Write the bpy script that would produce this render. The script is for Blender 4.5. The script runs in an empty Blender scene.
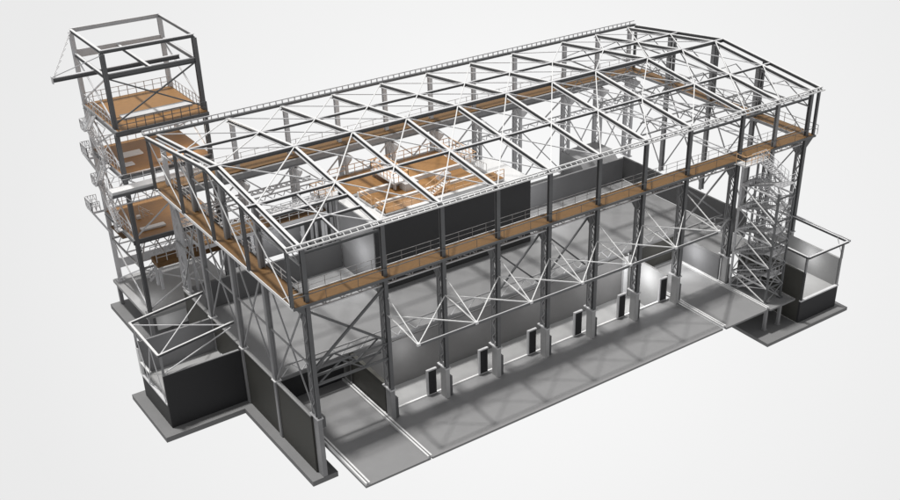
import bpy, bmesh, math, random
from mathutils import Vector
random.seed(7)
S = bpy.context.scene
COL = S.collection

# ---------------------------------------------------------------- camera
cd = bpy.data.cameras.new('camera'); cam = bpy.data.objects.new('camera', cd); COL.objects.link(cam)
cam.location = (-33.525, -73.445, 60.464)
cam.rotation_euler = (math.pi/2 - 0.531, 0, -0.640)
cd.sensor_width = 36; cd.lens = 1108.0/900*36
cd.shift_x = -(508.39-450)/900; cd.shift_y = (311.64-250)/900
cd.clip_start = 1; cd.clip_end = 2000
S.camera = cam

# ---------------------------------------------------------------- world: pale studio backdrop
w = bpy.data.worlds.new('World'); S.world = w; w.use_nodes = True
nt = w.node_tree; nt.nodes.clear()
tc = nt.nodes.new('ShaderNodeTexCoord')
dp = nt.nodes.new('ShaderNodeVectorMath'); dp.operation = 'DOT_PRODUCT'
D = Vector((0.53, 0.71, -0.46)).normalized(); dp.inputs[1].default_value = D
rp = nt.nodes.new('ShaderNodeValToRGB')
mr = nt.nodes.new('ShaderNodeMapRange'); mr.inputs['From Min'].default_value = -1; mr.inputs['From Max'].default_value = 1
els = rp.color_ramp.elements
els[0].position = 0.0; els[0].color = (0.42, 0.42, 0.425, 1)
els[1].position = 1.0; els[1].color = (0.945, 0.945, 0.945, 1)
def el(p, c):
    e = els.new(p); e.color = (c, c, c, 1)
el(.40, .50); el(.60, .58); el(.78, .62); el(.90, .80); el(.955, .83); el(.985, .89)
bgd = nt.nodes.new('ShaderNodeBackground'); out = nt.nodes.new('ShaderNodeOutputWorld')
L = nt.links.new
L(tc.outputs['Generated'], dp.inputs[0]); L(dp.outputs['Value'], mr.inputs['Value']); L(mr.outputs['Result'], rp.inputs['Fac'])
L(rp.outputs['Color'], bgd.inputs['Color']); bgd.inputs['Strength'].default_value = 1.0
L(bgd.outputs['Background'], out.inputs['Surface'])

# ---------------------------------------------------------------- key light, almost overhead
sd = bpy.data.lights.new('sun', 'SUN'); sd.energy = 3.2; sd.angle = math.radians(3.6); sd.color = (1, .985, .96)
sun = bpy.data.objects.new('sun', sd); COL.objects.link(sun)
sun.rotation_euler = Vector((-.10, .115, 1)).to_track_quat('Z', 'Y').to_euler()
S.view_settings.view_transform = 'Standard'; S.view_settings.look = 'None'; S.view_settings.exposure = 0; S.view_settings.gamma = 1
S.render.engine = 'CYCLES'

def lamp(x, y, z, p, r=.5, c=(1, 1, 1)):
    l = bpy.data.lights.new('unseen_lamp', 'POINT'); l.energy = p; l.shadow_soft_size = r; l.color = c
    o = bpy.data.objects.new('unseen_lamp', l); o.location = (x, y, z); COL.objects.link(o)

# ---------------------------------------------------------------- materials
def mat(name, col, rough=.55, metal=0, var=.08, scale=.6, bump=0, streak=None):
    m = bpy.data.materials.new(name); m.use_nodes = True; n = m.node_tree; b = n.nodes['Principled BSDF']
    b.inputs['Roughness'].default_value = rough; b.inputs['Metallic'].default_value = metal
    t = n.nodes.new('ShaderNodeTexCoord'); no = n.nodes.new('ShaderNodeTexNoise')
    no.inputs['Scale'].default_value = scale; no.inputs['Detail'].default_value = 8; no.inputs['Roughness'].default_value = .65
    mp = n.nodes.new('ShaderNodeMapping'); n.links.new(t.outputs['Object'], mp.inputs['Vector'])
    if streak: mp.inputs['Scale'].default_value = streak
    n.links.new(mp.outputs['Vector'], no.inputs['Vector'])
    r = n.nodes.new('ShaderNodeValToRGB')
    r.color_ramp.elements[0].position = .3; r.color_ramp.elements[1].position = .7
    r.color_ramp.elements[0].color = (*[c*(1-var) for c in col], 1); r.color_ramp.elements[1].color = (*[min(1, c*(1+var)) for c in col], 1)
    n.links.new(no.outputs['Fac'], r.inputs['Fac']); n.links.new(r.outputs['Color'], b.inputs['Base Color'])
    rr = n.nodes.new('ShaderNodeMapRange'); rr.inputs['To Min'].default_value = max(0, rough-.08); rr.inputs['To Max'].default_value = min(1, rough+.1)
    n.links.new(no.outputs['Fac'], rr.inputs['Value']); n.links.new(rr.outputs['Result'], b.inputs['Roughness'])
    if bump:
        bp = n.nodes.new('ShaderNodeBump'); bp.inputs['Strength'].default_value = bump; bp.inputs['Distance'].default_value = .02
        n.links.new(no.outputs['Fac'], bp.inputs['Height']); n.links.new(bp.outputs['Normal'], b.inputs['Normal'])
    return m
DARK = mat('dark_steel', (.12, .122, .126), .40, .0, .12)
MID = mat('grey_steel', (.27, .27, .275), .45, .0, .12)  # also used further back, its lighter tone standing for light there
LITE = mat('pale_steel', (.60, .60, .61), .45, .0, .1)  # on rear members the pale tone paints in light falling there
WHITE = mat('white_steel', (.70, .70, .70), .4, 0, .04)
CONC = mat('grey_concrete', (.225, .225, .228), .8, 0, .05, .5, .1)
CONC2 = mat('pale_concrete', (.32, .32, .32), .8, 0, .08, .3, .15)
SLAB = mat('foundation_concrete', (.185, .185, .187), .8, 0, .07, .6, .2)
EDGE = mat('slab_edge', (.05, .05, .05), .8, 0, .1)
WALL = mat('charcoal_wall', (.023, .023, .025), .7, 0, .10, .5)
WALL2 = mat('olive_grey_wall', (.050, .049, .043), .7, 0, .10, .4)
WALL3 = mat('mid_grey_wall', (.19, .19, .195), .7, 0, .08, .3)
WOOD = mat('brown_deck', (.150, .078, .024), .6, 0, .22, 1.6, .1, (1, 6, 1))
WOOD2 = mat('amber_deck', (.29, .150, .052), .5, 0, .18, 1.2, .1, (1, 5, 1))
ORNG = mat('orange_rail', (.80, .52, .30), .5, 0, .06)
PED = mat('pedestal_concrete', (.42, .42, .42), .7, 0, .08)
PALE = mat('light_steel', (.74, .74, .74), .45, 0, .05)
PARA = mat('charcoal_grey_wall', (.095, .095, .097), .7, 0, .08, .3)
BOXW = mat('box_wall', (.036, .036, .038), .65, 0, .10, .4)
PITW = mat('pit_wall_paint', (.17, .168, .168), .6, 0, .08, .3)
GRATE = mat('grating', (.20, .195, .18), .6, .2, .2, 6)

# ---------------------------------------------------------------- mesh builder
class MB:
    def __init__(s): s.v = []; s.f = []; s.m = []
    def hexa(s, c, mi=0, top=None):
        b = len(s.v); s.v += [tuple(p) for p in c]
        for k, q in enumerate(((0,3,2,1),(4,5,6,7),(0,1,5,4),(1,2,6,5),(2,3,7,6),(3,0,4,7))):
            s.f.append(tuple(b+i for i in q)); s.m.append(top if (k == 1 and top is not None) else mi)
        return s
    def box(s, x0, x1, y0, y1, z0, z1, mi=0, top=None):
        return s.hexa([(x0,y0,z0),(x1,y0,z0),(x1,y1,z0),(x0,y1,z0),(x0,y0,z1),(x1,y0,z1),(x1,y1,z1),(x0,y1,z1)], mi, top)
    def bar(s, p, q, w, h=None, mi=0, up=None, du=0, dv=0, top=None):
        h = h or w; p = Vector(p); q = Vector(q); d = (q-p)
        if d.length < 1e-6: return s
        d.normalize(); u = Vector(up) if up else (Vector((0,0,1)) if abs(d.z) < .95 else Vector((0,1,0)))
        a = d.cross(u).normalized(); u = a.cross(d).normalized()
        o = a*du + u*dv; A = a*w/2; U = u*h/2
        return s.hexa([p+o-A-U, q+o-A-U, q+o+A-U, p+o+A-U, p+o-A+U, q+o-A+U, q+o+A+U, p+o+A+U], mi, top)
    def ibeam(s, p, q, w, h, mi=0, cap=None, up=None, t=None):  # cap: separate top flange colour, paints overhead light onto grey steel
        t = t or h*.12; cap = mi if cap is None else cap
        s.bar(p, q, w, t, cap, up, 0, h/2-t/2); s.bar(p, q, w, t, mi, up, 0, -h/2+t/2); s.bar(p, q, max(.05, w*.2), h-2*t, mi, up)
        return s
    def zig(s, p, q, off, n, r, mi=0, cross=False, rungs=False):
        p = Vector(p); q = Vector(q); off = Vector(off)
        for i in range(n):
            a = p.lerp(q, i/n); b = p.lerp(q, (i+1)/n)
            if rungs: s.bar(a, a+off, r, r, mi)
            elif i % 2: s.bar(a+off, b, r, r, mi)
            else: s.bar(a, b+off, r, r, mi)
            if cross: s.bar(a+off if not i % 2 else a, b if not i % 2 else b+off, r, r, mi)
        return s
    def prism(s, pts, ax, a, b, mi=0):
        n = len(pts); k = len(s.v)
        for t in (a, b):
            for (u, v) in pts:
                s.v.append({'x': (t,u,v), 'y': (u,t,v), 'z': (u,v,t)}[ax])
        s.f += [tuple(k+i for i in range(n))[::-1], tuple(k+n+i for i in range(n))]; s.m += [mi, mi]
        for i in range(n): j = (i+1) % n; s.f.append((k+i, k+j, k+n+j, k+n+i)); s.m.append(mi)
        return s
    def rail(s, pts, h=1.05, sp=1.5, r=.06, mi=0, mid=True, zig=False, pr=None):
        pr = pr or r
        for a, b in zip(pts, pts[1:]):
            a = Vector(a); b = Vector(b); n = max(1, round((b-a).length/sp)); H = Vector((0,0,h))
            s.bar(a+H, b+H, r, r, mi)
            if mid: s.bar(a+H*.52, b+H*.52, r*.8, r*.8, mi)
            for i in range(n+1):
                c = a.lerp(b, i/n); s.bar(c, c+H, pr, pr, mi)
            if zig: s.zig(a, b, H, n*2, r*.7, mi)
        return s
    def build(s, name, mats, parent=None, label=None, loc=None):
        me = bpy.data.meshes.new(name); me.from_pydata(s.v, [], s.f)
        for m in (mats if isinstance(mats, (list, tuple)) else [mats]): me.materials.append(m)
        me.polygons.foreach_set('material_index', s.m)
        bm = bmesh.new(); bm.from_mesh(me); bmesh.ops.recalc_face_normals(bm, faces=bm.faces); bm.to_mesh(me); bm.free()
        o = bpy.data.objects.new(name, me); COL.objects.link(o)
        if parent:
            o.parent = parent; root = parent; off = Vector(parent.location)
            while root.parent: root = root.parent; off += Vector(root.location)
            if not parent.get('_done'): pass
            o.location = -off if o.parent and off.length else (0,0,0)
            if parent.type == 'MESH': o.location = (0,0,0)
        if label: o['label'] = label
        return o
def tag(o, label, cat, group=None):
    o['label'] = label; o['category'] = cat
    if group: o['group'] = group
    return o
def thing(name, loc, label, cat, group=None):
    o = bpy.data.objects.new(name, None); o.location = loc; COL.objects.link(o); o.empty_display_size = .5
    return tag(o, label, cat, group)
def struct(o): o['kind'] = 'structure'; return o

X = [0, 7.44, 13.44, 19.44, 25.44, 31.44, 37.44, 43.44, 51.06, 56.39, 61.71]
YG = [-.4, 7.35, 14.35, 21.6, 28.9]
HE, HR, YF, YR, YB = 20.6, 22.42, -.72, 14.17, 29.25
ZD, ZS = 15.1, 3.3
CX = .27
def roofz(y): return HE + (HR-HE)*(1-abs(y-YR)/(YR-YF))

# ---------------------------------------------------------------- the setting: slabs, aprons
ZB = -3.0
struct(MB().prism([(-1.05,-.5),(1.5,-.5),(1.5,16.0),(-.85,16.0),(-.85,41.8),(-4.5,41.8),(-4.5,22.6),(-9.1,22.6),(-9.1,13.6),(-1.05,13.6)], 'z', ZB-.55, ZB).build('foundation_slab', SLAB))
struct(MB().box(49.3, 62.6, -9.0, 2.0, ZB-.4, ZB).build('ground_slab', SLAB))
struct(MB().box(-.8, 12, 28.0, 41.8, ZB-.55, ZB).build('yard_slab', SLAB))
# upper floor (z 3.3) with a stepped front edge over the truck pit
f = MB()
f.box(.15, 7.3, 7.4, 23.4, ZS-.35, ZS); f.box(7.3, 43.6, 7.4, 23.4, ZS-.35, ZS-.004); f.box(43.6, 50.9, 7.5, 23.0, ZS-.35, ZS); f.box(50.9, 56.3, .4, 23.0, ZS-.35, ZS-.004)
f.box(.15, 56.3, 23.4, 28.9, ZS-.35, ZS-.008)
struct(f.build('floor', CONC))
struct(MB().box(7.6, 43.4, .95, 7.2, -2.5, -2.25).build('pit_floor', CONC2))
def apron(name, x0, x1, y0, y1, z=0., t=.22):
    return struct(MB().box(x0, x1, y0, y1, z-t, z).build(name, CONC))
apron('driveway', .75, 7.35, -7.15, 8.5)
apron('pavement', 7.5, 43.95, -7.15, .95)
apron('road', 44.35, 50.7, -7.25, 7.45)
struct(MB().box(50.95, 54.95, -7.45, .2, -.2, .0).build('landing_slab', CONC))

# kerb strips at the driveway sides
def kerb(x, y0, y1, label):
    t = thing('kerb_rail', (x, y0, 0), label, 'kerb', 'pale kerb rails beside the driveways')
    for dx in (-.14, .14):
        MB().box(x+dx-.08, x+dx+.08, y0, y1, .004, .24).build('rail_strip', WHITE, t)
    MB().box(x-.055, x+.055, y0+.02, y1-.02, .004, .10).build('groove', DARK, t)
kerb(1.0, -7.1, 2.2, 'pale double kerb rail along the left driveway, beside the corner column')
kerb(7.28, -7.1, 8.2, 'pale double kerb rail between left driveway and long pavement')
kerb(44.2, -7.1, 7.2, 'pale double kerb rail between long pavement and right driveway')
kerb(50.75, -7.2, 6.5, 'pale double kerb rail on right driveway beside the stair tower')
for x, y in ((51.2,-6.7),(53.3,-6.8)):
    tag(MB().box(x-.16, x+.16, y-.16, y+.16, ZB, -.2).box(x-.24, x+.24, y-.24, y+.24, ZB, ZB+.12).build('support_post', MID),
        'short grey post under the stair tower slab, ' + ('nearer the road' if x < 52 else 'nearer the annex wall'), 'post', 'posts under the stair tower slab')

# sill and pit walls
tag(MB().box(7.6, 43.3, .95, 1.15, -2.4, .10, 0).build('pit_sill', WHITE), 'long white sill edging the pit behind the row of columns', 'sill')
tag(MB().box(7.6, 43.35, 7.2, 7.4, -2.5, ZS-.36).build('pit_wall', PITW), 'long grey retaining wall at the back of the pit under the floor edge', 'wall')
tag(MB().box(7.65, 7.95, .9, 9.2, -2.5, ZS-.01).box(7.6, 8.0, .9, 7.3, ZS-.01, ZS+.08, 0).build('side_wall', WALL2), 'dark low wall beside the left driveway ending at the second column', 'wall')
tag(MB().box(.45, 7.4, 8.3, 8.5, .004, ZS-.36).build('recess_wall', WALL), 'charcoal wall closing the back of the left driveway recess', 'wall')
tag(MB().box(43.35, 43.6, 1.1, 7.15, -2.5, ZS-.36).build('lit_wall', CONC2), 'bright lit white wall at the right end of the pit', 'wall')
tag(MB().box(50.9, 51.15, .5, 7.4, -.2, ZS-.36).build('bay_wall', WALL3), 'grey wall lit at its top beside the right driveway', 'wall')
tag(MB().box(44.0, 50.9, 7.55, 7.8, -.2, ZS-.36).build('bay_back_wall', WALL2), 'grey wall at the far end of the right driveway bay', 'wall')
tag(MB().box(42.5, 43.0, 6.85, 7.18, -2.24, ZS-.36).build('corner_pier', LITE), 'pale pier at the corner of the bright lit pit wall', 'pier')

# gable base wall with pilasters
gw = thing('gable_wall', (0, 0, ZB), 'olive grey base wall under the left gable with pilasters and pale coping', 'wall')
MB().box(-.12, .12, .5, 14.76, ZB, ZS-.1).build('wall_panel', WALL2, gw)
MB().box(-.12, .12, 21.9, 28.8, ZB, ZS-.1).box(-.12, .12, 14.76, 21.6, -.4, ZS-.1).build('wall_panel', WALL2, gw)
MB().box(-.18, .18, .5, 28.8, ZS-.1, ZS+.02).build('coping', CONC2, gw)
for y in YG[1:4]:
    MB().box(-.26, .2, y-.22, y+.22, ZB, ZS+.03).build('pilaster', MID, gw)
    MB().box(-.36, .36, y-.36, y+.36, ZS+.03, ZS+.14).build('base_plate', WHITE, gw)

# parapet walls on the upper floor and the hall box
tag(MB().box(.2, 15.9, 23.3, 23.6, ZS, 6.3).build('parapet_wall', PARA), 'long charcoal grey parapet wall at the rear of the floor left of the black box', 'wall')
tag(MB().box(36.3, 56.1, 22.6, 22.9, ZS, 6.3).build('parapet_wall', WALL3), 'grey parapet wall across the rear of the floor right of the black box', 'wall')
tag(MB().box(56.35, 56.6, 2.0, 23.0, ZS, 6.3).build('parapet_wall', PARA), 'charcoal parapet wall along the right side of the floor', 'wall')
tag(MB().box(36.4, 36.65, 17.2, 23.6, ZS, 10.8).build('upstand_wall', MID), 'tall grey wall standing on the right side of the black box', 'wall')
tag(MB().prism([(22.9,ZS),(28.8,ZS),(28.8,6.4),(25.5,6.4),(22.9,4.2)], 'x', 51.0, 56.8).build('rear_block', MID), 'grey flat roofed block behind the right rear parapet', 'block')
BX0, BX1, BY0, BY1, BZ = 16.0, 36.15, 16.0, 23.4, 11.0
bx = thing('control_box', (BX0, BY0, ZS), 'long black windowless box room standing in the middle of the hall', 'room')
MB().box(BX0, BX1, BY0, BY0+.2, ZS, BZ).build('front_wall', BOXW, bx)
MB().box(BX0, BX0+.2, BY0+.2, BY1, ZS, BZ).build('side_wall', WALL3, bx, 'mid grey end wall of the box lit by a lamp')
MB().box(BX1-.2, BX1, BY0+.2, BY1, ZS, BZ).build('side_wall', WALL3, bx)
MB().box(BX0+.2, BX1-.2, BY1-.2, BY1, ZS, BZ).build('rear_wall', WALL, bx)
MB().box(BX0+.05, BX1-.05, BY0+.05, BY1-.05, BZ, BZ+.15, 0).build('roof', WHITE, bx)
MB().box(BX0-.03, BX1+.03, BY0-.08, BY0, ZS+.02, ZS+.9).build('skirting', EDGE, bx)

tag(MB().box(4.5, 20.5, 28.2, 28.4, 4.3, 9.5).box(13.3, 20.5, 28.2, 28.4, ZS, 4.3).build('rear_wall', WALL3), 'mid grey rear wall panel under the left rear platform with a gap beneath', 'wall')
# ---------------------------------------------------------------- steel hall
hall = thing('steel_hall', (0, 0, 0), 'large open steel hall frame with pitched roof and brown walkways', 'building')
def laced_column(x, y, sgn, lo, hi, top, m, w=.36, d=.9, rail=True):
    mb = MB()
    mb.ibeam((x,y,lo), (x,y,top), w, w*1.05, 0, up=(0,1,0), t=.07)
    c = mb.build('column', m, hall)
    yb = y + sgn*d
    k = MB()
    k.ibeam((x,yb,lo), (x,yb,hi), w*.75, w*.7, 0, up=(0,1,0), t=.06)
    n = max(4, round((hi-lo)/.85))
    for dx in (-.14, .14): k.zig((x+dx,y+sgn*.2,lo), (x+dx,y+sgn*.2,hi), (0,sgn*(d-.35),0), n, .075)
    k.build('lacing', MID if m is DARK else m, c)
    MB().prism([(y+sgn*.2,hi),(yb+sgn*1.2,hi),(yb+sgn*1.2,hi-.25),(yb+sgn*.2,hi-1.3),(y+sgn*.2,hi-1.3)], 'x', x-.12, x+.12).build('gusset', m, c)
    MB().box(x-.3, x+.3, min(y-sgn*.3, yb+sgn*.3), max(y-sgn*.35, yb+sgn*.3), lo-.10, lo).build('base_plate', LITE, c)
    return c
FY = -.32
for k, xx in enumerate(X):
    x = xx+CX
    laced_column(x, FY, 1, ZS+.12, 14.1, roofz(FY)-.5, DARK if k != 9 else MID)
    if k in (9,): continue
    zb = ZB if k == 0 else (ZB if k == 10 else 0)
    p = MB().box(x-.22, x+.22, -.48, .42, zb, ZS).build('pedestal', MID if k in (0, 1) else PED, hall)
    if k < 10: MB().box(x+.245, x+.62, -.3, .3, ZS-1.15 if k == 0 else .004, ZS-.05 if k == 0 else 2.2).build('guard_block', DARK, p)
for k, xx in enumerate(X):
    laced_column(xx+CX, 29.05, -1, ZS+.12, 14.0, roofz(29.05)-.5, LITE, .42, 1.2)  # rear columns in pale steel: light on them painted into the colour
# gable posts
for xg, m in ((0.0, MID), (61.9, MID)):
    for y in YG[1:4]:
        MB().ibeam((xg,y,ZS+.14), (xg,y,roofz(y)-.4), .44, .5, 0, up=(1,0,0), t=.08).build('gable_column', [m], hall)
for xg in (-1.15, 62.9):
    for y in (-.55, 7.5, 14.7, 21.8, 28.9):
        MB().ibeam((xg,y,ZD), (xg,y,roofz(y)-.3), .26, .3, 0, up=(0,1,0), t=.05).build('gable_post', DARK, hall)
# rafters: white cap, dark web and pale lower flange paint in the top light
for k, xx in enumerate(X):
    mb = MB()
    for ya, yb in ((YF, YR), (YR, YB)):
        mb.ibeam((xx,ya,roofz(ya)-.26), (xx,yb,roofz(yb)-.26), .26, .36, 1, 0, t=.05)
        mb.bar((xx,ya,roofz(ya)-.465),(xx,yb,roofz(yb)-.465), .52, .05, 2)
    mb.build('rafter', [WHITE, DARK, LITE], hall)
for xx in (-1.2, 63.0):
    mb = MB()
    for ya, yb in ((YF, YR), (YR, YB)): mb.ibeam((xx,ya,roofz(ya)-.18), (xx,yb,roofz(yb)-.18), .24, .36, 1, 0, t=.05)
    mb.build('gable_rafter', [WHITE, DARK], hall)
# purlins: pale cap over dark web, overhead light painted in
for y, w_, h_ in ((6.75,.2,.26),(YR,.26,.40),(21.6,.2,.26)):
    MB().ibeam((-1.2,y,roofz(y)-.22), (63.0,y,roofz(y)-.22), w_, h_, 0, 1, t=.045).build('purlin', [DARK, LITE], hall)
for y in (4.6, 2.4):
    MB().ibeam((X[0],y,roofz(y)-.3), (X[1],y,roofz(y)-.3), .18, .26, 0, 1, t=.045).build('purlin', [DARK, LITE], hall)
MB().ibeam((3.7,YF,roofz(YF)-.3), (3.7,6.75,roofz(6.75)-.3), .16, .22, 0, 1, t=.045).build('purlin', [DARK, LITE], hall)
xa, xb = -1.3, 63.1
e = MB()
e.bar((xa,YF,HE), (xb,YF,HE), .13, .12, 0); e.bar((xa,YF-.42,HE-.2), (xb,YF-.42,HE-.2), .10, .12, 0)
e.zig((xa,YF,HE), (xb,YF,HE), (0,-.42,-.2), 100, .065, 0, rungs=True)
e.bar((xa,YF-.1,HE-.32), (xb,YF-.1,HE-.32), .10, .22, 1)
e.build('eave_gutter', [WHITE, DARK], hall)
e = MB()
e.bar((xa,YB,HE-.05), (xb,YB,HE-.05), .16, .26, 1)
e.bar((xa,YB+.3,HE), (xb,YB+.3,HE), .10, .1, 0); e.bar((xa,YB+.3,HE+.42), (xb,YB+.3,HE+.42), .10, .1, 0)
e.zig((xa,YB+.3,HE), (xb,YB+.3,HE), (0,0,.42), 90, .09, 0, rungs=True)
e.build('eave_gutter', [LITE, DARK], hall)
for a, b in ((X[0],X[1]),(X[7],X[8]),(X[8],X[9]),(X[9],X[10])):
    MB().ibeam((a+.2,FY,19.55),(b,FY,19.55), .16, .24, 0).build('wind_beam', DARK, hall)
# roof bracing: an X in every bay
ys = [YF, 6.75, YR, 21.6, YB]
for k in range(10):
    for j in range(4):
        for s_ in (0, 1):
            p = (X[k], ys[j+s_], roofz(ys[j+s_])-.10); q = (X[k+1], ys[j+1-s_], roofz(ys[j+1-s_])-.10 - .05*s_)
            MB().bar(p, q, .10, .08, 0).build('roof_brace', WHITE if s_ == 0 else LITE, hall)
# light lower ties below the roof
for k in range(0, 11):
    if k in (0, 10, 9, 8):
        mb = MB(); x = X[k]
        mb.bar((x,YF+.4,18.6),(x,28.9,18.6), .12, .14); mb.zig((x,YF+.4,18.6),(x,28.9,18.6),(0,0,1.9), 8, .08)
        mb.build('gable_truss', MID, hall)
# walkway decks
def deck(name, x0, x1, y0, y1, z, lab, t=.16, m=WOOD):
    d = MB().box(x0, x1, y0, y1, z-t, z-.0).build(name, m, hall, lab); return d
d = deck('walkway_deck', -1.15, 63.1, -.72, 1.15, ZD, 'brown front walkway deck')
MB().bar((-1.2,-.82,ZD-.08),(63.1,-.82,ZD-.08), .07, .24).build('edge_beam', DARK, d)
MB().bar((-1.1,1.2,ZD-.02),(62,1.2,ZD-.02), .07, .2).build('edge_beam', WHITE, d)
MB().rail([(-.2,1.2,ZD+.05),(61.9,1.2,ZD+.05)], .95, 1.5, .036).build('railing', MID, d)
MB().rail([(-1.1,-.6,ZD),(62.9,-.6,ZD)], .8, 3.0, .06, mid=False, pr=.03).build('railing', DARK, d)
mb = MB(); mb.bar((.3,FY+.2,14.15),(61.9,FY+.2,14.15), .14, .12); mb.zig((.3,FY+.2,14.15),(61.9,FY+.2,14.15),(0,.9,.75), 72, .07)
mb.bar((.3,1.1,14.2),(61.9,1.1,14.2), .12, .12); mb.zig((.3,FY+.2,14.15),(61.9,FY+.2,14.15),(0,1.2,.05), 60, .05)
mb.build('deck_truss', LITE, hall)
d = deck('walkway_deck', -.9, 63.1, 28.0, 30.2, ZD, 'brown rear walkway deck')
MB().ibeam((-.5,27.75,ZD-.5),(62.2,27.75,ZD-.45), .35, .78, 0).build('crane_beam', MID, d)
MB().rail([(-.9,30.15,ZD),(63,30.15,ZD)], 1.05, 1.6, .05).build('railing', LITE, d)
d = deck('walkway_deck', -1.12, .45, 1.2, 27.95, ZD, 'brown left gable walkway deck')
MB().bar((-1.16,-.8,ZD-.08),(-1.16,28.2,ZD-.08), .07, .30).build('edge_beam', WHITE, d)
MB().bar((.5,1.3,ZD-.08),(.5,27.9,ZD-.08), .07, .30).build('edge_beam', DARK, d)
MB().rail([(.42,1.3,ZD),(.42,27.9,ZD)], 1.05, 1.6, .06).build('railing', WHITE, d)
d = deck('walkway_deck', 61.4, 63.5, 1.2, 27.95, ZD, 'brown right gable walkway deck')
MB().rail([(63.45,-.7,ZD),(63.45,28,ZD)], 1.05, 1.6, .06).build('railing', LITE, d)
MB().bar((61.4,1.25,ZD-.1),(61.4,27.9,ZD-.1), .1, .32).build('edge_beam', MID, d)
# rear girder and V braces
for k in range(10):
    a, b = X[k]+.5, X[k+1]+.05; y = 28.3; xm = (a+b)/2
    mb = MB(); mb.bar((a,y,11.5),(b,y,11.5), .12, .12); mb.bar((a,y-.6,11.2),(b,y-.6,11.2), .1, .12)
    mb.zig((a,y,11.5),(b,y,11.5),(0,-.6,-.3), 10, .07); mb.build('rear_girder', LITE, hall)
    mb = MB(); mb.bar((a,y,14.0),(xm,y,11.55), .13); mb.bar((b,y,14.0),(xm,y,11.55), .13); mb.build('wall_brace', LITE, hall)
    if k in (6, 7, 8, 9):
        mb = MB(); mb.bar((a,y+.1,11.1),(b,y+.1,3.6), .11); mb.bar((b,y+.2,11.1),(a,y+.2,3.6), .11); mb.build('wall_brace', LITE, hall)
# front wall bracing
def xbrace(a, b, y, z0, z1, m=DARK, r=.15):
    MB().bar((a,y,z0),(b,y,z1), r, r).build('wall_brace', m, hall); MB().bar((a,y+.16,z1),(b,y+.16,z0), r, r).build('wall_brace', m, hall)
xbrace(X[0]+.5, X[1]+.1, FY, 8.6, 14.0, r=.2)
for k in (3, 4): xbrace(X[k]+.6, X[k+1]+.2, 1.0, 8.0, 13.3)
xbrace(X[7]+.6, X[8]+.1, .9, 8.0, 13.6, MID)
# portal girder over the left driveway
for y in (FY, 1.0):
    mb = MB(); a, b = X[0]+.5, X[1]+.1
    mb.bar((a,y,6.8),(b,y,6.8), .2, .2); mb.bar((a,y,8.4),(b,y,8.4), .14, .14)
    mb.bar((a,y,6.8),(a+2.4,y,8.4), .12); mb.bar((a+2.4,y,8.4),(a+4.6,y,6.8), .12); mb.bar((a+4.6,y,6.8),(b,y,8.4), .12)
    mb.build('portal_girder', DARK, hall)
mb = MB(); a, b = X[7]+.5, X[8]+.1
for y in (FY, 1.0): mb.bar((a,y,8.0),(b,y,8.0), .16)
mb.zig((a,FY,8.0),(b,FY,8.0),(0,1.32,0), 6, .09); mb.build('portal_girder', MID, hall)
# left gable bracing
for j in range(4):
    ya, yb = YG[j]+.3, YG[j+1]-.2
    for p, q in (((0,ya,14.6),(0,yb,3.6)),((.12,yb,14.6),(.12,ya,3.6))):
        MB().bar(p, q, .10, .16).build('wall_brace', MID, hall)
    MB().bar((0,ya,9.0),(0,yb,9.0), .12, .16).build('gable_tie', MID, hall)
for j in range(4):
    ya, yb = YG[j]+.3, YG[j+1]-.2
    MB().bar((-1.1,ya,15.3),(-1.1,yb,roofz(yb)-.5), .08, .09).build('gable_brace', WHITE, hall)
    MB().bar((61.9,ya,14.6),(61.9,yb,4.0), .10, .13).build('wall_brace', MID, hall)
    MB().bar((62.0,yb,14.6),(62.0,ya,4.0), .10, .13).build('wall_brace', MID, hall)
    MB().bar((61.9,ya,15.3),(61.9,yb,roofz(yb)-.7), .08, .10).build('gable_brace', MID, hall)
# stay brackets under the left deck
for y in YG:
    MB().prism([(-1.1,ZD-.2),(.0,ZD-.2),(.0,ZD-1.1)], 'y', y-.06, y+.06).build('deck_bracket', DARK, hall)
    MB().prism([(63.4,ZD-.2),(62.0,ZD-.2),(62.0,ZD-1.6)], 'y', y-.06, y+.06).build('deck_bracket', DARK, hall)
# canopy brackets
TY, TZ = -5.35, 10.7
for k in range(1, 8):
    x = X[k]+CX; tip = (x, TY, TZ)
    mb = MB(); mb.bar((x+.1,FY-.2,13.0), tip, .085); mb.bar((x-.06,FY-.2,11.3), (x-.06,TY,TZ), .07); mb.bar((x+.10,FY-.2,11.1), (x+.10,TY,TZ), .08)
    mb.box(x-.15, x+.15, TY-.12, TY+.12, TZ-.12, TZ+.12)
    mb.build('canopy_bracket', PALE, hall)
    if k < 7:
        x2 = X[k+1]+CX
        MB().bar((x+.1,FY-.2,11.2), (x2,TY,TZ), .09).build('canopy_tie', PALE, hall)
        MB().bar((x2-.1,FY-.2,11.2), tip, .08).build('canopy_tie', PALE, hall)
mb = MB(); mb.bar((X[1]+CX,TY,TZ-.1),(X[7]+CX,TY,TZ-.1), .14, .22, 1); mb.bar((X[1]+CX,TY-.02,TZ+.04),(X[7]+CX,TY-.02,TZ+.04), .07, .05, 0)
mb.bar((X[7]+CX,TY,TZ-.08),(X[8]-.3,-.5,8.5), .2, .2, 1); mb.build('canopy_beam', [LITE, DARK], hall)

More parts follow.
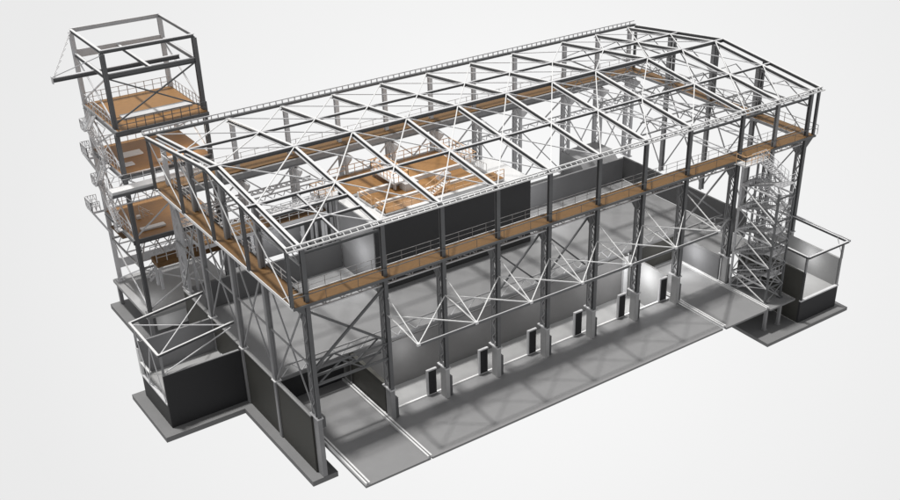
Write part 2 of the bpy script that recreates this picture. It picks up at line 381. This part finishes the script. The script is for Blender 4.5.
# door screens beside the pedestals
for k in range(2, 8):
    x = X[k]+CX-.35
    t = thing('door_screen', (x-.7, .95, 0), 'dark screen panel with pale frame left of the %s column' % {2:'third',3:'fourth',4:'fifth',5:'sixth',6:'seventh',7:'eighth'}[k], 'screen', 'screens standing beside the columns')
    MB().box(x-.95, x-.05, .92, 1.02, .12, 2.75).build('panel', WALL, t)
    MB().box(x-1.1, x-.955, .86, 1.1, .1, 2.9).box(x-.955, x-.0, .86, 1.1, 2.755, 2.9).build('frame', LITE, t)

# railing on the floor edge above the pit
t = thing('pit_railing', (7.5, 7.3, ZS), 'long grey lattice railing along the floor edge above the pit', 'railing')
mb = MB(); mb.bar((.5,7.3,ZS+.15),(50.8,7.3,ZS+.15), .12); mb.bar((.5,7.3,ZS+1.25),(50.8,7.3,ZS+1.25), .13); mb.build('rails', MID, t)
MB().zig((.5,7.3,ZS+.15),(50.8,7.3,ZS+.15),(0,0,1.1), 48, .07).build('lattice', LITE, t)

# ---------------------------------------------------------------- mezzanine decks above the box
def platform(label, x0, x1, y0, y1, z, t=.35, m=WOOD2, rails='fblr', rm=ORNG, legs=None, fas=WHITE, sp=1.1):
    o = thing('platform', (x0, y0, z), label, 'platform')
    MB().box(x0, x1, y0, y1, z-.06, z).build('deck', m, o)
    MB().box(x0-.04, x1+.04, y0-.04, y1+.04, z-t, z-.064).build('fascia', fas, o)
    P = {'f': [(x0,y0,z),(x1,y0,z)], 'b': [(x0,y1,z),(x1,y1,z)], 'l': [(x0,y0,z),(x0,y1,z)], 'r': [(x1,y0,z),(x1,y1,z)]}
    for c in rails: MB().rail(P[c], 1.05, sp, .06).build('railing', rm, o)
    if legs is not None:
        for x in (x0+.2, x1-.2):
            for y in (y0+.2, y1-.2): MB().ibeam((x,y,legs),(x,y,z-t), .25, .25, 0, t=.04).build('leg', LITE, o)
    return o
platform('broad amber platform along the rear of the box roof', 17.5, 31.3, 22.9, 27.8, 11.65, .3, rails='br', legs=ZS)
platform('middle amber platform strip on the box roof with pale fascia', 17.9, 30.9, 19.5, 22.0, 11.55, .28, rails='l')
platform('narrow amber platform strip at the front of the box roof with railings', 18.0, 33.2, 17.0, 18.9, 11.5, .25, rails='fl')
tag(MB().box(17.9, 31.2, 22.1, 22.5, BZ+.16, 11.95).build('step_beam', WHITE), 'pale beam between the broad rear platform and the middle strip', 'beam')
tag(MB().box(18.2, 31.2, 19.0, 19.35, BZ+.16, 11.8).build('step_beam', WHITE), 'pale beam between the middle and front amber strips', 'beam')
platform('small railed landing around the rear column over the platforms', 21.6, 23.4, 21.0, 25.8, 12.5, .2, LITE, sp=.7, legs=11.66)
platform('railed balcony at the far right corner of the platforms', 31.4, 33.0, 22.0, 27.4, 11.9, .2, LITE, sp=.7, legs=ZS)
platform('small landing with orange rails left of the platforms', 14.3, 16.6, 24.2, 26.2, 11.4, .25, LITE, sp=.8, legs=ZS)
platform('long brown platform in the left rear of the hall behind the parapet', .9, 15.0, 24.2, 28.0, 10.0, .45, WOOD, 'fl', LITE, ZS, LITE)
platform('white railed bench platform between left rear platform and box', 9.0, 15.4, 24.6, 26.4, 10.9, .3, WHITE, 'f', LITE, 10.0)
platform('low brown platform outside the left gable near the tower', -2.0, 5.6, 29.9, 31.6, 6.6, .6, WOOD, 'fb', LITE, ZS, WOOD)
for k_, (y_, z_) in enumerate(((23.9, 11.6), (27.6, 12.3))):
    mb = MB(); mb.bar((.8,y_,z_),(15.5,y_,z_), .12); mb.bar((.8,y_+.7,z_+.1),(15.5,y_+.7,z_+.1), .12); mb.zig((.8,y_,z_),(15.5,y_,z_),(0,.7,.1), 22, .08, cross=True)
    mb.build('ceiling_girder', LITE, hall)
# stair on the box roof
def stair(label, p, q, wdt, side, n=10, m=WHITE, rail_m=None):
    t = thing('stair', p, label, 'stair')
    p = Vector(p); q = Vector(q); s_ = Vector(side)*wdt
    mb = MB(); mb.bar(p, q, .07, .25); mb.bar(p+s_, q+s_, .07, .25); mb.build('stringer', rail_m or m, t)
    mb = MB()
    for i in range(n):
        c = p.lerp(q, (i+.5)/n); mb.bar(c, c+s_, .26, .05)
    mb.build('treads', m, t)
    for o in (Vector(), s_):
        mb = MB()
        mb.bar(p+o+Vector((0,0,1)), q+o+Vector((0,0,1)), .05, .05)
        for i in range(0, n+1, 2): c = p.lerp(q, i/n)+o; mb.bar(c, c+Vector((0,0,1)), .045, .045)
        mb.build('handrail', rail_m or m, t)
    return t
stair('short orange railed stair rising over the front platform', (24.0,17.5,11.5), (26.4,17.5,12.6), 1.0, (0,1,0), 8, WHITE, ORNG)
stair('short white stair at the right end of the front platform', (33.0,20.0,11.2), (31.2,20.0,12.3), 1.0, (0,1,0), 8)
tag(MB().box(24.0,30.5,16.4,17.0,BZ+.15,BZ+.75).box(20.5,23.0,16.3,16.9,BZ+.15,BZ+.6).build('roof_duct', WHITE), 'white ducts lying along the front edge of the box roof', 'duct')
tag(MB().box(22.5,24.2,20.2,21.4,11.56,12.4).build('equipment_case', LITE), 'pale equipment case at the middle of the middle platform', 'case')
tag(MB().box(27.0,28.4,20.2,21.2,11.56,12.2).build('equipment_case', LITE), 'lower pale case at the right part of the middle platform', 'case')

# ---------------------------------------------------------------- hoist tower
TX0, TX1, TY0, TY1, TT = -3.05, 6.15, 32.0, 41.0, 28.56
tw = thing('hoist_tower', (TX0, TY0, 0), 'tall open steel hoist tower with three brown decks behind the hall', 'tower')
for x, y, m in ((TX0,TY0,DARK),(TX1,TY0,DARK),(TX0,TY1,LITE),(TX1,TY1,LITE)):  # front columns dark, back ones pale: brighter light at the back painted in
    MB().ibeam((x,y,.1),(x,y,TT-.2), .42, .44, 0, up=(0,1,0), t=.08).box(x-.4,x+.4,y-.4,y+.4,-.0,.1).build('column', m, tw)
for z in (TT,):
    MB().ibeam((TX0,TY0,z),(TX1,TY0,z), .26, .36, 1, 0, t=.05).build('beam', [LITE, DARK], tw); MB().ibeam((TX0,TY1,z),(TX1,TY1,z), .3, .42, 0).build('beam', LITE, tw)
    MB().ibeam((TX0,TY0,z),(TX0,TY1,z), .24, .34, 1, 0, t=.05).build('beam', [WHITE, DARK], tw); MB().ibeam((TX1,TY0,z),(TX1,TY1,z), .24, .34, 1, 0, t=.05).build('beam', [LITE, MID], tw)
z = 26.1
MB().ibeam((TX0,TY0,z),(TX1,TY0,z), .3, .5, 1, 1, t=.06).build('beam', [LITE, DARK], tw)
MB().box(TX0,TX1,TY1-.1,TY1+.1,z-.35,z+.45).build('back_plate', LITE, tw)
MB().ibeam((TX0,TY0,z),(TX0,TY1,z), .24, .4, 1, 0, t=.05).build('beam', [WHITE, DARK], tw)
MB().ibeam((TX1,TY0,z),(TX1,TY1,z), .24, .4, 1, 0, t=.05).build('beam', [LITE, MID], tw)
MB().ibeam((1.4,TY0,z+.1),(1.4,TY1,z+.1), .24, .34, 1, 0, t=.05).build('beam', [WHITE, DARK], tw)
MB().ibeam((-7.1,35.3,25.75),(5.6,35.3,25.75), .32, .46, 1, 0, t=.07).box(-7.2,-7.1,35.1,35.5,25.4,26.1).build('hoist_beam', [LITE, DARK], tw)
MB().zig((-7.0,35.3,26.05),(TX0,41.0,TT),(.25,0,.1), 16, .05).bar((-7.0,35.3,26.05),(TX0,41.0,TT), .07).build('stay', LITE, tw)
MB().bar((-7.0,35.3,26.05),(TX0,TY0,TT-.3), .08).build('stay', LITE, tw)
def tdeck(z, ext, rails, m=WOOD2):
    d = MB().box(TX0-.1, TX1+.1, TY0-ext, TY1+.1, z-.12, z).build('deck', m, tw)
    MB().ibeam((TX0-.4,TY0-ext-.1,z-.25),(TX1+.1,TY0-ext-.1,z-.25), .2, .5, 0).build('edge_beam', DARK, d)
    MB().ibeam((TX0-.2,TY0-ext,z-.25),(TX0-.2,TY1+.1,z-.25), .2, .5, 0).build('edge_beam', MID, d)
    P = {'b': [(TX0,TY1,z),(TX1,TY1,z)], 'l': [(TX0,TY0,z),(TX0,TY1,z)], 'r': [(TX1,TY0,z),(TX1,TY1,z)], 'f': [(TX0,TY0-ext,z),(TX1,TY0-ext,z)]}
    for c, mm in rails: MB().rail(P[c], 1.1, .9, .07).build('railing', mm, d)
    return d
d1 = tdeck(20.9, .9, (('b',LITE),('l',LITE),('r',LITE),('f',DARK)))
MB().box(-1.6, 5.6, 33.6, 34.9, 20.91, 21.15).build('hatch', LITE, d1)
d2 = tdeck(15.95, 0, (('b',LITE),('l',LITE)))
MB().box(-1.6, .6, 36.4, 37.6, 15.96, 16.1).build('hatch', WHITE, d2); MB().box(-2.2,-1.2,34.0,34.8,15.96,16.1).build('hatch', LITE, d2); MB().box(1.0,3.6,33.0,33.6,15.96,16.2).build('hatch', WHITE, d2)
d3 = tdeck(8.75, 0, (('l',LITE),('b',LITE)))
MB().box(-1.9, .7, 33.4, 34.1, 8.76, 8.95).build('hatch', WHITE, d3); MB().box(-1.2,-.8,36.6,37.0,8.76,9.1).build('hatch', WHITE, d3)
for a, b in ((21.3, 26.0),(16.2,20.6),(9.0,15.6),(.3,5.3)):
    for p, q, m in (((TX0,TY0,a),(TX1,TY0,b),DARK),((TX1,TY0-.1,a),(TX0,TY0-.1,b),DARK),((TX0,TY0,a),(TX0,TY1,b),LITE),((TX0,TY1,a),(TX0,TY0,b),LITE),
                    ((TX1,TY0,a),(TX1,TY1,b),LITE),((TX1,TY1,a),(TX1,TY0,b),LITE)):
        if b == 20.6 and m is DARK: continue
        if b < 16 and m is DARK: m = LITE
        MB().bar(p, q, .13, .13).build('brace', m, tw)
for z in (5.3,):
    for p, q in (((TX0,TY0,z),(TX1,TY0,z)),((TX0,TY0,z),(TX0,TY1,z)),((TX0,TY1,z),(TX1,TY1,z))): MB().bar(p, q, .16, .2).build('beam', MID, tw)
    MB().bar((TX0,TY0,z),(1.5,TY1,8.3), .12).build('brace', LITE, tw)
MB().box(TX0,TX1,TY1-.15,TY1+.15,1.6,2.7).build('back_plate', LITE, tw)
for y_ in (33.5, 36.5, 39.0):
    mb = MB(); mb.bar((TX0,y_,5.4),(TX1,y_,5.4), .12); mb.bar((TX0,y_,7.9),(TX1,y_,7.9), .12); mb.zig((TX0,y_,5.4),(TX1,y_,5.4),(0,0,2.5), 6, .08, cross=True)
    mb.build('cross_truss', LITE, tw)
for x_ in (0.0, 3.1):
    mb = MB(); mb.bar((x_,TY0,5.4),(x_,TY1,8.2), .12); mb.bar((x_,TY1,5.4),(x_,TY0,8.2), .12); mb.build('brace', LITE, tw)
# base platform on legs
t = thing('base_platform', (TX0, TY0, ZB), 'grey raised base platform on short legs under the hoist tower', 'platform')
MB().box(-3.7, 7.0, 31.2, 41.7, -.35, .0).build('deck', CONC2, t)
for x, y in ((-3.3,41.2),(-3.3,31.6),(2,31.6),(6.5,31.6),(6.5,41.2)): MB().box(x-.2,x+.2,y-.2,y+.2,ZB,-.35).build('leg', MID, t)
tag(MB().box(-2.6, .8, 31.75, 31.95, -2.3, -.45).build('lit_panel', WHITE), 'bright white panel standing under the hoist tower base', 'panel')
# link bridge tower-hall
t = thing('link_bridge', (-5, 30.3, ZD), 'white link bridge between hoist tower and rear walkway', 'bridge')
MB().box(-5.0, 6.2, 30.45, 31.7, ZD-.5, ZD-.02).build('deck', WHITE, t)
MB().bar((-5.05,30.4,ZD-.45),(6.2,30.4,ZD-.45), .1, .3).build('edge_beam', DARK, t)
MB().rail([(-5,31.7,ZD),(6.2,31.7,ZD)], 1.05, 1.2, .05).build('railing', LITE, t)
MB().zig((-5,30.5,ZD-1.5),(6.2,30.5,ZD-1.5),(0,.9,.9), 12, .08).bar((-5,30.5,ZD-1.5),(6.2,30.5,ZD-1.5), .1).build('truss', LITE, t)
# outer stair flights on the tower's left face
st = thing('tower_stair', (-5.6, 34, 8.6), 'white laced stair flights with landings on the left of the hoist tower', 'stair')
def flight(par, p, q, s_, n=12, m=LITE, tw_=.17):
    p = Vector(p); q = Vector(q); s_ = Vector(s_); mb = MB(); mb.bar(p, q, .07, .22); mb.bar(p+s_, q+s_, .07, .22)
    for i in range(n): c = p.lerp(q, (i+.5)/n); mb.bar(c, c+s_, tw_, .05)
    for o in (Vector(), s_):
        mb.bar(p+o+Vector((0,0,1)), q+o+Vector((0,0,1)), .05); mb.bar(p+o+Vector((0,0,.5)), q+o+Vector((0,0,.5)), .04)
        for i in range(0, n+1, 2): c = p.lerp(q, i/n)+o; mb.bar(c, c+Vector((0,0,1)), .045)
    return mb.build('flight', m, par)
for z0, z1, ya, yb, xo in ((8.75,12.2,36.0,40.0,-3.65),(12.2,15.95,40.0,36.0,-3.9),(15.95,18.4,36.0,40.0,-3.65),(18.4,20.9,40.0,36.8,-3.9)):
    flight(st, (xo,ya,z0), (xo,yb,z1), (.5,0,0), 14, LITE, .12)
for z, y, n_ in ((12.2,40.0,1.0),(18.4,40.0,1.0),(8.75,35.0,1.0),(15.95,35.0,1.0)):
    l = MB().box(-3.95,-3.2,y,y+n_,z-.12,z).build('landing', LITE, st)
    MB().rail([(-3.3,y+n_,z),(-3.95,y+n_,z),(-3.95,y,z)], 1.05, .5, .05, zig=True).build('railing', LITE, l)
for z, y, xo in ((15.6,39.6,-4.2),(8.8,41.2,-4.5)):
    l = MB().box(xo,-3.2,y,y+2.0,z-.25,z).build('landing', LITE, st)
    MB().rail([(-3.3,y+2.0,z),(xo,y+2.0,z),(xo,y,z),(-3.6,y,z)], 1.1, .5, .07, zig=True).build('railing', LITE, l)
    MB().bar((xo+.1,y+.2,z-.2),(-3.2,y-.6,z-2.6), .14).bar((xo+.1,y+1.8,z-.2),(-3.2,y-.4,z-2.6), .14).build('strut', LITE, l)
MB().zig((-3.9,35.0,8.7),(-3.9,35.0,20.9),(.7,0,0), 14, .06).bar((-3.9,35.0,8.7),(-3.9,35.0,20.9), .08).build('stair_frame', LITE, st)
st = thing('lower_stair', (-2, 36, .1), 'pale lower stair flights inside the foot of the hoist tower', 'stair')
flight(st, (-.5,38.5,.1), (4.5,38.5,4.4), (0,1.1,0), 12); flight(st, (4.5,36.8,4.4), (-.5,36.8,8.7), (0,1.1,0), 12)
l = MB().box(4.4,5.8,36.7,39.7,4.3,4.42).build('landing', LITE, st); MB().rail([(5.8,36.7,4.42),(5.8,39.7,4.42)], 1.05, .7, .05).build('railing', LITE, l)

# ---------------------------------------------------------------- annexes
def annex(label, x0, x1, y0, y1, xs, loc):
    t = thing('annex', loc, label, 'annex'); return t
an = thing('annex', (-8, 14.9, ZB), 'open roofed concrete annex with black front wall at the left gable', 'annex')
MB().box(-8.0, -.12, 14.75, 15.0, ZB, 2.9).build('front_wall', WALL, an)
MB().box(-8.0, -.35, 14.75, 15.0, 2.9, 2.98).build('coping', MID, an)
MB().box(-8.0, -7.8, 15.0, 21.6, ZB, -.55).build('side_wall', EDGE, an)
MB().box(-8.04, -7.72, 15.0, 21.6, -.55, -.38).build('sill', LITE, an)
MB().box(-7.9, -.3, 21.6, 21.85, ZB, 3.2).build('rear_wall', WALL3, an)
MB().box(-7.7, -.15, 15.0, 21.6, -.75, -.5).build('floor_slab', CONC2, an)
MB().box(-8.02, -7.78, 21.4, 21.9, -.5, 2.6).box(-8.02,-7.78,19.0,21.4,1.0,1.15).build('end_bracket', WHITE, an)
RZ = 5.25
for y in (14.7, 22.0):
    MB().ibeam((-8.15,y,RZ),(.1,y+1.6,RZ), .17, .26, 1, 0, t=.05).build('roof_beam', [WHITE, DARK], an)
    MB().ibeam((-7.9,y+.1 if y < 20 else y-.3,2.98 if y < 20 else -.4),(-7.9,y+.1 if y < 20 else y-.3,RZ-.15), .2, .2, 0, t=.04).build('roof_post', MID, an)
MB().ibeam((-8.1,14.7,RZ+.02),(-8.1,22.0,RZ+.02), .22, .2, 1, 0, t=.05).build('roof_beam', [WHITE, MID], an)
for p, q in (((-8,14.8,RZ-.1),(-.2,23.3,RZ-.1)),((-8,21.9,RZ-.18),(-.2,16.2,RZ-.18)),((-7.9,14.9,3.1),(-.4,16.0,RZ-.3))):
    MB().bar(p, q, .09).build('roof_brace', LITE, an)
MB().zig((-8,15.3,-.4),(-8,21.5,-.4),(0,0,5.4), 3, .07).build('side_brace', LITE, an)

ar = thing('annex', (55.3, -8, ZB), 'open roofed concrete annex at the right end beside the stair tower', 'annex')
MB().box(55.3, 55.55, -7.7, 1.5, ZB, 3.2).build('side_wall', WALL2, ar)
MB().box(55.3, 61.6, -7.95, -7.7, ZB, -.35).build('front_wall', WALL, ar)
MB().box(55.32, 55.55, -7.94, -7.7, -.35, 3.2).build('corner_pier', EDGE, ar)
MB().box(55.3, 61.65, -8.0, -7.66, -.35, -.2).build('sill', LITE, ar)
MB().box(55.55, 61.35, -7.66, 1.5, -.7, -.4).build('floor_slab', CONC2, ar)
MB().box(61.35, 61.6, -7.7, 1.5, ZB, 3.1).build('side_wall', CONC2, ar, 'pale right inner wall')
MB().box(55.5, 61.4, 1.25, 1.5, ZB, 3.1).build('rear_wall', CONC2, ar)
for p, q in (((55.2,-8.2,RZ),(61.9,-8.2,RZ)),((55.2,-8.2,RZ),(55.2,1.2,RZ)),((61.8,-8.2,RZ),(61.8,1.6,RZ)),((62.15,-8.2,RZ),(62.15,1.6,RZ))):
    MB().ibeam(p, q, .2, .26, 1, 0, t=.05).build('roof_beam', [LITE, DARK], ar)
for x in (55.45, 61.5): MB().ibeam((x,-7.85,3.1 if x > 60 else 3.2),(x,-7.85,RZ-.13), .2, .22, 0, t=.04).build('roof_post', MID, ar)
MB().bar((61.5,-7.85,-.3),(61.5,-7.85,3.1), .16).build('roof_post', MID, ar)
MB().bar((61.6,-7.8,3.4),(61.6,-6.9,RZ), .08).build('roof_brace', WHITE, ar)

# ---------------------------------------------------------------- stair tower at the right end of the front
sx0, sx1, sy0, sy1 = 51.45, 53.85, -6.15, -.95
s_ = thing('stair_tower', (sx0, sy0, 0), 'slender braced steel stair tower rising to the front walkway', 'stair tower')
LV = [0.05, 1.8, 4.3, 7.0, 9.7, 12.4, 15.0]
for x, y, m in ((sx0,sy0,DARK),(sx1,sy0,DARK),(sx0,sy1,LITE),(sx1,sy1,MID)):
    MB().bar((x,y,.0),(x,y,13.0 if y < -5 else 15.0), .2, .2).box(x-.25,x+.25,y-.25,y+.25,0.005,.12).build('post', m, s_)
for i, z in enumerate(LV[1:-1]):
    MB().bar((sx0,sy0,z),(sx1,sy0,z), .14, .16).build('beam', DARK, s_)
    MB().bar((sx0,sy0,z),(sx0,sy1,z), .12, .14).build('beam', LITE, s_)
    MB().bar((sx1,sy0,z),(sx1,sy1,z), .12, .14).build('beam', LITE, s_)
    MB().bar((sx0,sy1,z),(sx1,sy1,z), .12, .14).build('beam', MID, s_)
for i in range(len(LV)-2):
    a, b = LV[i], LV[i+1]
    MB().bar((sx0-.1,sy0,a),(sx0-.1,sy1,b), .10, .10).build('brace', WHITE, s_)
    MB().bar((sx0,sy0-.08,a),(sx1,sy0-.08,b), .09).build('brace', MID, s_)
    MB().bar((sx1,sy0-.14,a),(sx0,sy0-.14,b), .09).build('brace', MID, s_)
    MB().bar((sx1,sy0,b),(sx1,sy1,a), .09).build('brace', LITE, s_)
    MB().bar((sx0,sy1,a),(sx1,sy1,b), .08).build('brace', LITE, s_); MB().bar((sx1,sy1,a),(sx0,sy1,b), .08).build('brace', LITE, s_)
    MB().bar((sx0,sy1,a),(sx0,sy0,b), .07).build('brace', LITE, s_)
    MB().bar((sx1,sy0,a),(sx1,sy1,b), .07).build('brace', LITE, s_)
for i in range(1, len(LV)-1):
    a = LV[i]; b = LV[i+1]; mid = (a+b)/2
    flight(s_, (sx0+.2,sy1-.9,a), (sx0+.2,sy0+.9,mid), (.95,0,0), 13, MID, .10)
    flight(s_, (sx0+1.25,sy0+.9,mid), (sx0+1.25,sy1-.9,b), (.95,0,0), 13, MID if i < 4 else LITE, .10)
    for y0_, z_ in ((sy0+.1, mid), (sy1-.95, b)):
        lb = MB(); lb.bar((sx0+.1,y0_,z_-.05),(sx1-.1,y0_,z_-.05), .07, .12); lb.bar((sx0+.1,y0_+.85,z_-.05),(sx1-.1,y0_+.85,z_-.05), .07, .12)
        for q_ in range(15): lb.bar((sx0+.15+q_*.15,y0_,z_-.02),(sx0+.15+q_*.15,y0_+.85,z_-.02), .05, .05)
        l = lb.build('landing', LITE, s_)
        MB().rail([(sx0+.1,y0_,z_),(sx1-.1,y0_,z_)], 1.0, .6, .045).build('railing', LITE, l)
flight(s_, (sx0+.2,sy1-.9,.05), (sx0+.2,sy0+1.9,1.8), (.95,0,0), 6)
l = MB().box(50.3, 53.9, -2.2, -.85, 14.85, 15.0).build('landing', WHITE, s_)
MB().rail([(50.3,-.9,15.0),(50.3,-2.2,15.0),(53.9,-2.2,15.0)], 1.05, .9, .055).build('railing', ORNG, l)

# small platform low inside the hoist tower, deeper ties near the right gable
MB().box(-3.0, .6, 37.2, 40.9, 6.7, 6.85).build('lower_deck', WOOD, tw)
for y in (6.75, 14.17, 21.6):
    mb = MB(); mb.bar((43.5,y,17.2),(61.8,y,17.2), .14); mb.bar((43.5,y,18.6),(61.8,y,18.6), .12); mb.zig((43.5,y,17.2),(61.8,y,17.2),(0,0,1.4), 14, .07)
    mb.build('ceiling_girder', MID, hall)
for x in (52.0, 57.0):
    mb = MB(); mb.bar((x,2,14.6),(x,27.8,14.6), .12); mb.bar((x+1,2,14.6),(x+1,27.8,14.6), .12); mb.zig((x,2,14.6),(x,27.8,14.6),(1,0,0), 20, .07)
    mb.build('ceiling_girder', LITE, hall)

# ---------------------------------------------------------------- unseen lamps at the bright spots, one of them added for brightening
lamp(41.2, 3.8, 1.8, 480, .6)
for x, pw in ((13.5, 190), (22, 60), (30, 90), (37, 90)): lamp(x, 4.9, 1.9, pw, .4)
lamp(49.0, 4.2, 2.2, 300, .5)
lamp(13.7, 18.6, 7.0, 330, .5)
lamp(10.5, 25.6, 7.2, 260, .5)
lamp(-4.0, 18.4, 2.4, 70, .4)
lamp(40.5, 18.5, 6.5, 420, .5)
lamp(59.6, -4.0, 2.0, 170, .4)
lamp(4.2, 34.0, 17.9, 330, .5, (1, .93, .85))
lamp(4.4, 36.5, 11.4, 330, .5, (1, .95, .9))
lamp(-1, 31.0, 17.4, 120, .4)  # added with no fixture known, to brighten the shaded link bridge
lamp(24, 22.0, 15.2, 280, .6, (1, .95, .9))
lamp(-1.5, 30.4, -1.6, 14, .3)
lamp(-2.4, 34.5, 1.8, 90, .4)
